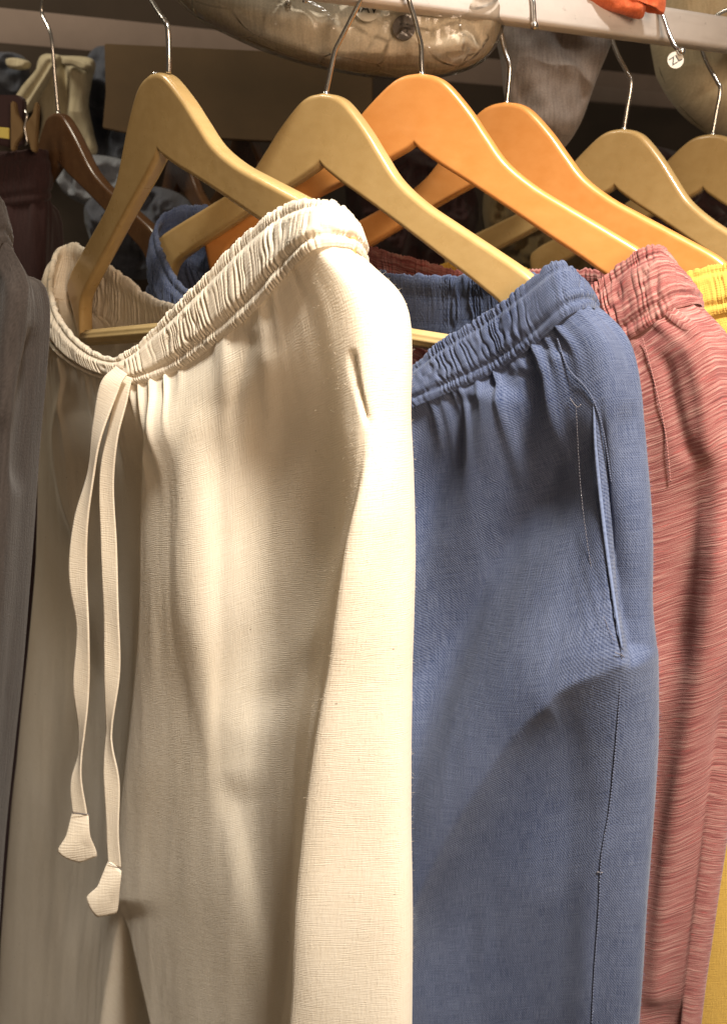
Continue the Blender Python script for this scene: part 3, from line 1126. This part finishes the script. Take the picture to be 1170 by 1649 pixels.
# hem of the pocket mouth, its stitching, the side seam and the bar tacks
pp = crv(np.array(PK, float), 8)
C = np.array([surf_point(G2, x - 6, y, 0.0008)[0] for x, y in pp])
ker = np.ones(5) / 5
yy = np.convolve(np.pad(C[:, 1], 6, mode='edge'), np.ones(13) / 13, 'valid')
Cs = np.array([at(x, y, Y - .0012) for (x, y), Y in zip(pp, yy)])
V, Fa = tube(Cs, 0.0015 * np.sin(np.linspace(0.25, math.pi - 0.25, len(Cs))) ** 0.5, 10)
mesh_obj('pocket_hem', V, Fa, M['hem'], blue, uv=np.stack([np.repeat(np.arange(len(Cs)) * .0046, 10), np.tile(np.arange(10) * .0009, len(Cs))], -1))
stitch_run(G2, [(928, 655), (935, 780), (950, 900), (970, 985), (990, 1035)], M['goldthread'], blue, 'pocket_stitching', 5, .00022, seed=1)
stitch_run(G2, [(898, 545), (915, 592), (942, 622), (958, 650), (972, 700), (984, 780)], M['bluethread'], blue, 'side_seam', 4, .0006, duty=1.0, jitter=0, seed=2)
stitch_run(G2, [(1000, 1050), (996, 1130), (990, 1210), (981, 1300), (968, 1380), (964, 1460), (957, 1560), (952, 1660)], M['bluethread'], blue, 'side_seam', 5, .0006, duty=1.0, jitter=0.5, seed=3)
stitch_run(G2, [(918, 641), (930, 655), (938, 648)], M['goldthread'], blue, 'bar_tack', 3, .0004, seed=4)
stitch_run(G2, [(990, 1050), (1003, 1056), (1005, 1064)], M['goldthread'], blue, 'bar_tack', 3, .0004, seed=5)
stitch_run(G2, [(961, 1403), (970, 1404)], M['goldthread'], blue, 'bar_tack', 3, .0006, duty=1, seed=6)

fuzz(G2, 3500, M['hem'], blue, 6, (960, 1080))

# ---- red trousers
red = thing('trousers', 'red slub striped trousers hanging just behind the blue pair', 'trousers', 'trousers hanging on the rail')
rim = L((520, 398, 1.03), (560, 460, .96), (700, 570, .895), (850, 545, .845), (938, 478, .82), (985, 438, .812), (1028, 408, .80), (1066, 402, .798), (1104, 462, .82),
        (1085, 480, .87), (1000, 447, .90), (925, 436, .925), (760, 440, .965), (650, 414, .995), (570, 396, 1.03))
seam = L((515, 470, 1.02), (560, 540, .95), (710, 650, .885), (860, 625, .835), (955, 565, .805), (1005, 543, .793), (1050, 515, .78), (1088, 490, .778), (1128, 492, .80),
         (1100, 570, .875), (1000, 540, .905), (925, 525, .93), (760, 530, .97), (650, 505, 1.0), (565, 475, 1.03))
rb = []
for row in (
    [(515, 560, 1.01), (565, 620, .94), (720, 720, .875), (880, 690, .82), (980, 650, .79), (1045, 620, .772), (1100, 590, .755), (1150, 565, .75), (1190, 570, .78)],
    [(520, 800, 1.0), (570, 820, .93), (730, 850, .865), (890, 850, .81), (985, 840, .785), (1060, 830, .765), (1125, 820, .745), (1180, 810, .74), (1225, 800, .765)],
    [(520, 1050, .99), (570, 1050, .92), (730, 1080, .86), (890, 1090, .80), (985, 1090, .78), (1060, 1080, .762), (1120, 1070, .745), (1180, 1060, .735), (1230, 1050, .755)],
    [(520, 1350, .98), (570, 1350, .92), (730, 1350, .85), (880, 1350, .80), (970, 1350, .775), (1045, 1350, .765), (1095, 1350, .745), (1140, 1340, .732), (1180, 1330, .745)],
    [(520, 1680, .98), (570, 1680, .92), (720, 1680, .85), (860, 1680, .80), (945, 1680, .775), (1010, 1680, .76), (1060, 1680, .745), (1095, 1680, .73), (1130, 1670, .74)],
    [(520, 2100, .98), (570, 2100, .92), (710, 2100, .85), (840, 2100, .80), (920, 2100, .775), (985, 2100, .76), (1030, 2100, .745), (1060, 2100, .73), (1095, 2100, .74)],
):
    rb.append(close_back(L(*row), 6))
rfolds = [
    dict(p=[(1130, 690), (1105, 850), (1080, 1000), (1066, 1150)], a=-.012, l=30, r=34, e=(.3, .3)),
    dict(p=[(1170, 800), (1150, 950), (1120, 1150), (1085, 1350), (1060, 1600)], a=.010, l=26, r=30, e=(.2, 0)),
    dict(p=[(1185, 1050), (1150, 1230), (1110, 1420), (1075, 1660)], a=-.010, l=30, r=30, e=(.3, 0)),
    dict(p=[(1060, 560), (1080, 650), (1110, 760)], a=-.004, l=12, r=14),
    dict(p=[(1100, 530), (1130, 640), (1140, 760)], a=.004, l=14, r=16),
]
G3 = garment(red, rim, seam, rb, 330, 300, M['red'], rfolds, 55, 14, lam=0.009, nu_band=1100, front_cols=8)
stitch_run(G3, [(1035, 545), (1055, 620), (1072, 700), (1080, 780)], M['red'], red, 'side_seam', 5, .0005, duty=1, jitter=0, seed=9)

# ---- yellow trousers at the right edge
yellow = thing('trousers', 'mustard yellow trousers showing at the right edge behind the red pair', 'trousers', 'trousers hanging on the rail')
rim = L((700, 440, 1.10), (760, 500, 1.02), (900, 540, .95), (1030, 490, .90), (1098, 446, .875), (1160, 428, .86), (1215, 425, .85), (1235, 470, .88), (1150, 490, .95), (1000, 470, 1.02), (860, 440, 1.08), (760, 420, 1.12))
seam = L((700, 510, 1.10), (760, 570, 1.01), (900, 610, .94), (1035, 560, .89), (1110, 515, .86), (1170, 497, .845), (1230, 495, .835), (1255, 540, .88), (1150, 560, .955), (1000, 540, 1.025), (860, 510, 1.085), (760, 490, 1.125))
yb = []
for row in (
    [(700, 620, 1.09), (770, 660, 1.0), (910, 690, .93), (1050, 650, .88), (1130, 620, .85), (1200, 600, .83), (1280, 600, .82)],
    [(700, 1000, 1.08), (770, 1000, .99), (910, 1000, .92), (1050, 1000, .87), (1140, 1000, .84), (1220, 1000, .82), (1310, 1000, .80)],
    [(700, 1400, 1.07), (770, 1400, .98), (910, 1400, .91), (1050, 1400, .86), (1130, 1400, .83), (1210, 1400, .81), (1300, 1400, .79)],
    [(700, 2000, 1.07), (770, 2000, .98), (900, 2000, .91), (1030, 2000, .86), (1110, 2000, .83), (1190, 2000, .81), (1280, 2000, .79)],
):
    yb.append(close_back(L(*row), 5))
G4 = garment(yellow, rim, seam, yb, 200, 160, M['yellow'], (), 40, 21, lam=0.008, nu_band=800, front_cols=6)

# ---- dark grey trousers at the left edge
grey = thing('trousers', 'dark grey brushed trousers cut off by the left edge', 'trousers', 'trousers hanging on the rail')
rim = L((-220, 330, .86), (-180, 420, .82), (-80, 430, .80), (-35, 370, .79), (-16, 300, .79), (-4, 330, .81), (-20, 380, .86), (-80, 380, .90), (-160, 330, .91))
seam = L((-235, 420, .85), (-185, 500, .81), (-75, 510, .785), (-20, 440, .775), (2, 385, .775), (18, 410, .80), (-5, 450, .865), (-80, 460, .905), (-165, 430, .915))
gb = []
for row in (
    [(-240, 520, .84), (-185, 580, .80), (-80, 590, .775), (0, 530, .76), (35, 490, .765), (52, 490, .795)],
    [(-240, 800, .83), (-185, 800, .79), (-90, 800, .77), (-20, 790, .755), (15, 780, .76), (35, 770, .79)],
    [(-240, 1100, .83), (-185, 1100, .79), (-100, 1100, .77), (-40, 1090, .755), (-5, 1080, .76), (18, 1070, .79)],
    [(-250, 1500, .83), (-195, 1500, .79), (-130, 1500, .77), (-70, 1490, .755), (-40, 1480, .76), (-18, 1470, .79)],
    [(-250, 2000, .83), (-205, 2000, .79), (-140, 2000, .77), (-90, 2000, .755), (-60, 2000, .76), (-40, 2000, .79)],
):
    gb.append(close_back(L(*row), 3))
gfolds = [dict(p=[(30, 430), (10, 560), (0, 700)], a=.006, l=18, r=16), dict(p=[(60, 520), (35, 650), (28, 800)], a=-.005, l=10, r=12)]
garment(grey, rim, seam, gb, 180, 200, M['grey'], gfolds, 30, 31, lam=0.008, nu_band=500, front_cols=5)

# ---- maroon trousers behind it, held by a clip hanger
mar = thing('trousers', 'dark maroon trousers clipped to a hanger at the far left', 'trousers', 'trousers hanging on the rail')
rim = L((-120, 250, 1.360), (-60, 262, 1.330), (10, 250, 1.310), (60, 243, 1.300), (78, 246, 1.320), (60, 244, 1.340), (0, 246, 1.360), (-60, 246, 1.380))
seam = L((-122, 330, 1.360), (-60, 338, 1.320), (10, 328, 1.300), (62, 322, 1.290), (80, 318, 1.320), (62, 318, 1.350), (0, 320, 1.370), (-60, 322, 1.390))
mb = []
for row in ([(-122, 420, 1.360), (-60, 430, 1.310), (10, 420, 1.290), (64, 410, 1.280), (84, 400, 1.320)],
            [(-122, 800, 1.360), (-60, 800, 1.300), (10, 800, 1.280), (64, 800, 1.270), (84, 800, 1.320)],
            [(-122, 1500, 1.360), (-60, 1500, 1.300), (10, 1500, 1.280), (50, 1500, 1.270), (70, 1500, 1.320)]):
    mb.append(close_back(L(*row), 3, .06, .03))
garment(mar, rim, seam, mb, 140, 90, M['maroon'], (), 26, 37, lam=0.010, nu_band=400, front_cols=4, band_amp=.002)

ch = thing('clip_hanger', 'dark hanger with a brown spring clip gripping the maroon waistband', 'hanger')
def slab(name, outline, Y, th, mat, parent):
    n = len(outline)
    A = [at(x, y, Y) for x, y in outline]
    bm = bmesh.new()
    f = bm.faces.new([bm.verts.new(p) for p in A])
    r = bmesh.ops.extrude_face_region(bm, geom=[f])
    for v in r['geom']:
        if isinstance(v, bmesh.types.BMVert):
            v.co.y += th
    bmesh.ops.recalc_face_normals(bm, faces=bm.faces)
    bmesh.ops.bevel(bm, geom=bm.edges[:], offset=min(0.0015, th * 0.2), segments=2, affect='EDGES')
    me = bpy.data.meshes.new(name)
    bm.to_mesh(me)
    bm.free()
    me.materials.append(mat)
    o = bpy.data.objects.new(name, me)
    col.objects.link(o)
    o.parent = parent
    return o


slab('hanger_arm', [(-90, 160), (-20, 152), (30, 153), (38, 160), (38, 232), (20, 238), (-90, 215)], 1.280, .014, M['maroon'], ch)
slab('clip_jaw', [(17, 163), (24, 163), (27, 182), (38, 203), (40, 212), (26, 232), (24, 243), (17, 243)], 1.265, .010, M['clip'], ch)
slab('clip_jaw', [(56, 163), (62, 166), (58, 246), (50, 243), (47, 228), (38, 212), (38, 203), (52, 184)], 1.267, .010, M['clip'], ch)
V, Fa = tube(crv(np.array([at(40, 178, 1.263), at(44, 186, 1.26), at(40, 206, 1.26), at(44, 228, 1.26), at(41, 234, 1.263)]), 6), .0014, 8)
mesh_obj('clip_spring', V, Fa, M['steel'], ch)
slab('size_tag', [(-20, 203), (15, 206), (15, 224), (-20, 219)], 1.272, .003, M['yellowtag'], ch)

# ------------------------------------------------------------------ things behind the rail
def blob(name, outline, Y, thick, mat, parent=None, wr=0.004, freq=30, seed=0, tilt=(0, 0), rings=34, folds=(), pw=2.6, shell=0.0, uvs=1.0):
    """stuffed or folded cloth: a closed lens of cloth with creases, seen outline traced at distance Y"""
    ol = crv(np.array(outline, float), 22, True)
    c = ol.mean(0)
    n = len(ol)
    ks = np.sin(np.linspace(0, math.pi / 2, rings))
    front, back = [], []
    uv = []
    V = []
    idx = []
    for sgn in (1, -1):
        for k in ks[::-1] if sgn == 1 else ks[::-1]:
            q = c + (ol - c) * k
            h = thick * np.sqrt(np.clip(1 - k ** pw, 0, 1))
            w = np.array([at(x, y, Y + tilt[0] * (x - c[0]) / 1000 + tilt[1] * (y - c[1]) / 1000) for x, y in q])
            d = (0.5 * fbm(q[:, 0] / 1000 * freq, q[:, 1] / 1000 * freq, seed, 3) + 0.8 * (0.5 - np.abs(fbm(q[:, 0] / 1000 * freq * 1.3 + 7, q[:, 1] / 1000 * freq * 1.1, seed + 5, 2)))) * wr * min(1, 4 * (1 - k) + 0.15)
            if len(folds):
                d = d + fold_field(q[:, 0], q[:, 1], folds) * min(1, 6 * (1 - k) + 0.1)
            V.append(w - np.array([0, 1, 0]) * (sgn * (h + shell * (k < 0.999)) + d * sgn)[:, None])
            uv.append(q * Y / F * uvs)
    V = np.array(V)
    nr = rings
    Vf = V.reshape(-1, 3)
    Fa = gridfaces(nr, n, True).tolist() + [[i + nr * n for i in f[::-1]] for f in gridfaces(nr, n, True).tolist()]
    o = mesh_obj(name, Vf, Fa, mat, parent, uv=np.concatenate(uv))
    bm = bmesh.new()
    bm.from_mesh(o.data)
    bmesh.ops.remove_doubles(bm, verts=bm.verts, dist=1e-5)
    bmesh.ops.recalc_face_normals(bm, faces=bm.faces)
    bm.to_mesh(o.data)
    bm.free()
    o.data.polygons.foreach_set('use_smooth', [True] * len(o.data.polygons))
    return o


# tan garment packed in clear plastic, on the shelf and bulging over its edge
pk = thing('packed_garment', 'folded tan garment in a clear plastic bag bulging over the shelf edge', 'packed clothes')
PO = [(262, -60), (300, 10), (370, 52), (450, 85), (540, 108), (640, 122), (720, 116), (775, 95), (800, 60), (806, 10), (780, -60), (520, -110)]
pf = [dict(p=[(622, 20), (608, 60), (570, 112)], a=-.003, l=4, r=6, e=(.1, .1)), dict(p=[(465, 5), (455, 60)], a=.005, l=8, r=10),
      dict(p=[(745, 20), (765, 70), (795, 62)], a=-.014, l=14, r=14), dict(p=[(330, 0), (430, 40), (560, 55)], a=.007, l=22, r=30),
      dict(p=[(350, 30), (470, 75), (600, 95)], a=-.006, l=12, r=18), dict(p=[(640, 80), (710, 90), (770, 60)], a=.007, l=14, r=18),
      dict(p=[(500, 10), (520, 60), (500, 95)], a=-.006, l=12, r=16), dict(p=[(690, 20), (700, 70)], a=-.006, l=10, r=14)]
blob('folded_garment', PO, 1.02, .055, M['tanpale'], pk, .005, 9, 3, folds=pf, pw=7)
cr = [dict(p=[(515, 10), (540, 75)], a=.002, l=3, r=3), dict(p=[(560, 40), (610, 78)], a=.002, l=3, r=3), dict(p=[(615, 30), (612, 72)], a=.002, l=3, r=3), dict(p=[(725, 62), (790, 80)], a=.003, l=4, r=4),
      dict(p=[(735, 75), (770, 92)], a=.002, l=3, r=4), dict(p=[(690, 25), (695, 50)], a=.002, l=3, r=3), dict(p=[(420, 20), (455, 70)], a=.002, l=4, r=4), dict(p=[(640, 60), (700, 110)], a=.002, l=3, r=3)]
blob('plastic_bag', [(x + (x - 540) * .012, y + (3 if y > 0 else -3)) for x, y in PO], 1.02, .058, M['plastic'], pk, .003, 16, 5, shell=0.008, folds=cr, pw=7)
bc = at(650, 45, .957)
disc('button', bc, (0, -1, .1), (0, 0, 1), .0105, M['button'], pk, .002)
for dx, dz in ((-.003, -.003), (.003, .003), (-.003, .003), (.003, -.003)):
    disc('button_hole', bc + np.array([dx, -.0022, dz]), (0, -1, .1), (0, 0, 1), .0009, M['ink'], pk, .0004)
V, Fa = ball(at(464, 5, .957), .0032)
mesh_obj('snap', V, Fa, M['steel'], pk)
lc = at(592, 10, .955)
lab = disc('paper_label', lc, (0, -1, .1), (0, 0, 1), .013, M['paper'], pk)
text('label_print', 'IAV', lc + np.array([0, -.0015, -.002]), (0, -1, .1), (.08, 0, 1), .0125, M['ink'], pk)

gc = blob('hanging_cloth', [(800, 20), (806, 100), (815, 165), (845, 215), (893, 246), (930, 205), (958, 130), (985, 50), (960, -10), (880, -20)], 1.20, .035, M['greycloth'], None, .016, 11, 8, pw=4,
          folds=[dict(p=[(870, 40), (920, 110), (935, 180)], a=-.008, l=10, r=24), dict(p=[(830, 60), (850, 140), (890, 230)], a=.006, l=20, r=26)])
tag(gc, 'grey brown linen cloth hanging down to a point behind the rail', 'cloth')
tg = blob('rolled_garment', [(1075, -60), (1050, 20), (1058, 100), (1085, 160), (1130, 205), (1170, 224), (1260, 230), (1330, 150), (1330, -40), (1200, -90)], 1.36, .07, M['tan'], None, .014, 11, 12, pw=5,
          folds=[dict(p=[(1180, 60), (1130, 130), (1095, 175)], a=-.006, l=8, r=10, e=(.1, .1)), dict(p=[(1125, 20), (1100, 60)], a=-.004, l=6, r=8), dict(p=[(1200, 140), (1150, 205)], a=-.006, l=8, r=10)])
tag(tg, 'rolled tan garment resting behind the rail in the top right corner', 'folded clothes')
oc = blob('orange_cloth', [(895, -40), (905, -4), (950, 8), (1000, 22), (1032, 30), (1042, 8), (1068, 22), (1060, -30), (980, -60)], 1.045, .014, M['orange_cloth'], None, .005, 24, 15,
          folds=[dict(p=[(1040, -20), (1036, 12)], a=-.006, l=6, r=8, e=(.1, .1)), dict(p=[(1000, -30), (1012, 14)], a=-.004, l=6, r=8)])
tag(oc, 'bright orange cloth lying over the white rail', 'cloth')

# far left: second rail with garments seen through the gap
fr0 = atz(0, 78, 0.33)
frail = beam('back_rail', fr0, -0.6, 1.6, 0, .02, .33, .352, M['wall'], None, .003)
tag(frail, 'thin dark rail at the back carrying the pale garment', 'clothes rail')
cg = thing('pale_garment', 'pale beige garment hanging in the gap at the upper left', 'folded clothes')
blob('panel', [(66, 92), (104, 90), (150, 96), (146, 130), (141, 170), (150, 215), (154, 249), (110, 252), (66, 246), (70, 190), (60, 150)], 1.75, .022, M['beige'], cg, .008, 12, 18, pw=8,
     folds=[dict(p=[(104, 95), (110, 170), (104, 248)], a=-.020, l=5, r=7, e=(.05, .05)), dict(p=[(108, 226), (142, 231)], a=-.014, l=3, r=3, e=(.05, .05)), dict(p=[(128, 100), (124, 170), (130, 240)], a=.010, l=10, r=10)])
blob('strap', [(78, 90), (98, 92), (82, 122), (60, 160), (44, 182), (24, 168), (34, 146), (58, 118)], 1.70, .016, M['beige'], cg, .006, 14, 19, pw=7,
     folds=[dict(p=[(88, 96), (66, 135), (38, 172)], a=-.008, l=5, r=5, e=(.1, .1))])
blob('knot', [(104, 92), (128, 96), (148, 106), (138, 114), (116, 106), (102, 104)], 1.70, .014, M['beige'], cg, .006, 20, 20, pw=5)
blob('strap', [(12, 96), (30, 94), (48, 100), (44, 110), (26, 112), (14, 108)], 1.70, .014, M['beige'], cg, .006, 20, 21, pw=5)
sl = blob('slate_garment', [(150, 85), (190, 90), (205, 180), (215, 262), (190, 285), (140, 270), (125, 200)], 1.85, .05, M['slate'], None, .03, 22, 23, pw=6)
tag(sl, 'slate grey cloth beside the pale garment at the back', 'folded clothes')
s2 = blob('folded_stack', [(0, 85), (40, 95), (40, 160), (10, 170), (-40, 150), (-50, 90)], 1.80, .05, M['slate'], None, .03, 22, 27, pw=6)
tag(s2, 'dark bluish folded cloth at the upper left edge', 'folded clothes')
s3 = blob('blue_garment', [(110, 258), (160, 250), (215, 265), (230, 300), (200, 330), (140, 330), (100, 300)], 1.75, .05, M['slate2'], None, .04, 24, 29, pw=6)
tag(s3, 'blue grey crumpled cloth below the pale garment', 'folded clothes')
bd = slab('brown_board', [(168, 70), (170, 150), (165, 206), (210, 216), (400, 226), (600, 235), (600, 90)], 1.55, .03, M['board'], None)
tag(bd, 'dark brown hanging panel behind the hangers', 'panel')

# folded stock lying deeper in the shop, seen in the gaps between the hangers
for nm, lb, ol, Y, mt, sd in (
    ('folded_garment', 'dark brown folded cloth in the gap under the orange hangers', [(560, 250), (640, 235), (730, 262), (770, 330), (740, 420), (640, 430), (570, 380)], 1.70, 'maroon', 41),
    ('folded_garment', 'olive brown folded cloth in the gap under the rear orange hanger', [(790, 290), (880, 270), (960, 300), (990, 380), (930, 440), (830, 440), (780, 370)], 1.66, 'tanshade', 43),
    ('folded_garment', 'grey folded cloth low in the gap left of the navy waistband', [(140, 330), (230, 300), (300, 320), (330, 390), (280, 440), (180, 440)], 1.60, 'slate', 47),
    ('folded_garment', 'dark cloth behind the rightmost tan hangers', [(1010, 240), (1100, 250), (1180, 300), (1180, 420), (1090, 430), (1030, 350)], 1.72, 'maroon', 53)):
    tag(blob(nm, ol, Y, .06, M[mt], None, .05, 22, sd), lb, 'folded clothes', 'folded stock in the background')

# hangers on the far rail
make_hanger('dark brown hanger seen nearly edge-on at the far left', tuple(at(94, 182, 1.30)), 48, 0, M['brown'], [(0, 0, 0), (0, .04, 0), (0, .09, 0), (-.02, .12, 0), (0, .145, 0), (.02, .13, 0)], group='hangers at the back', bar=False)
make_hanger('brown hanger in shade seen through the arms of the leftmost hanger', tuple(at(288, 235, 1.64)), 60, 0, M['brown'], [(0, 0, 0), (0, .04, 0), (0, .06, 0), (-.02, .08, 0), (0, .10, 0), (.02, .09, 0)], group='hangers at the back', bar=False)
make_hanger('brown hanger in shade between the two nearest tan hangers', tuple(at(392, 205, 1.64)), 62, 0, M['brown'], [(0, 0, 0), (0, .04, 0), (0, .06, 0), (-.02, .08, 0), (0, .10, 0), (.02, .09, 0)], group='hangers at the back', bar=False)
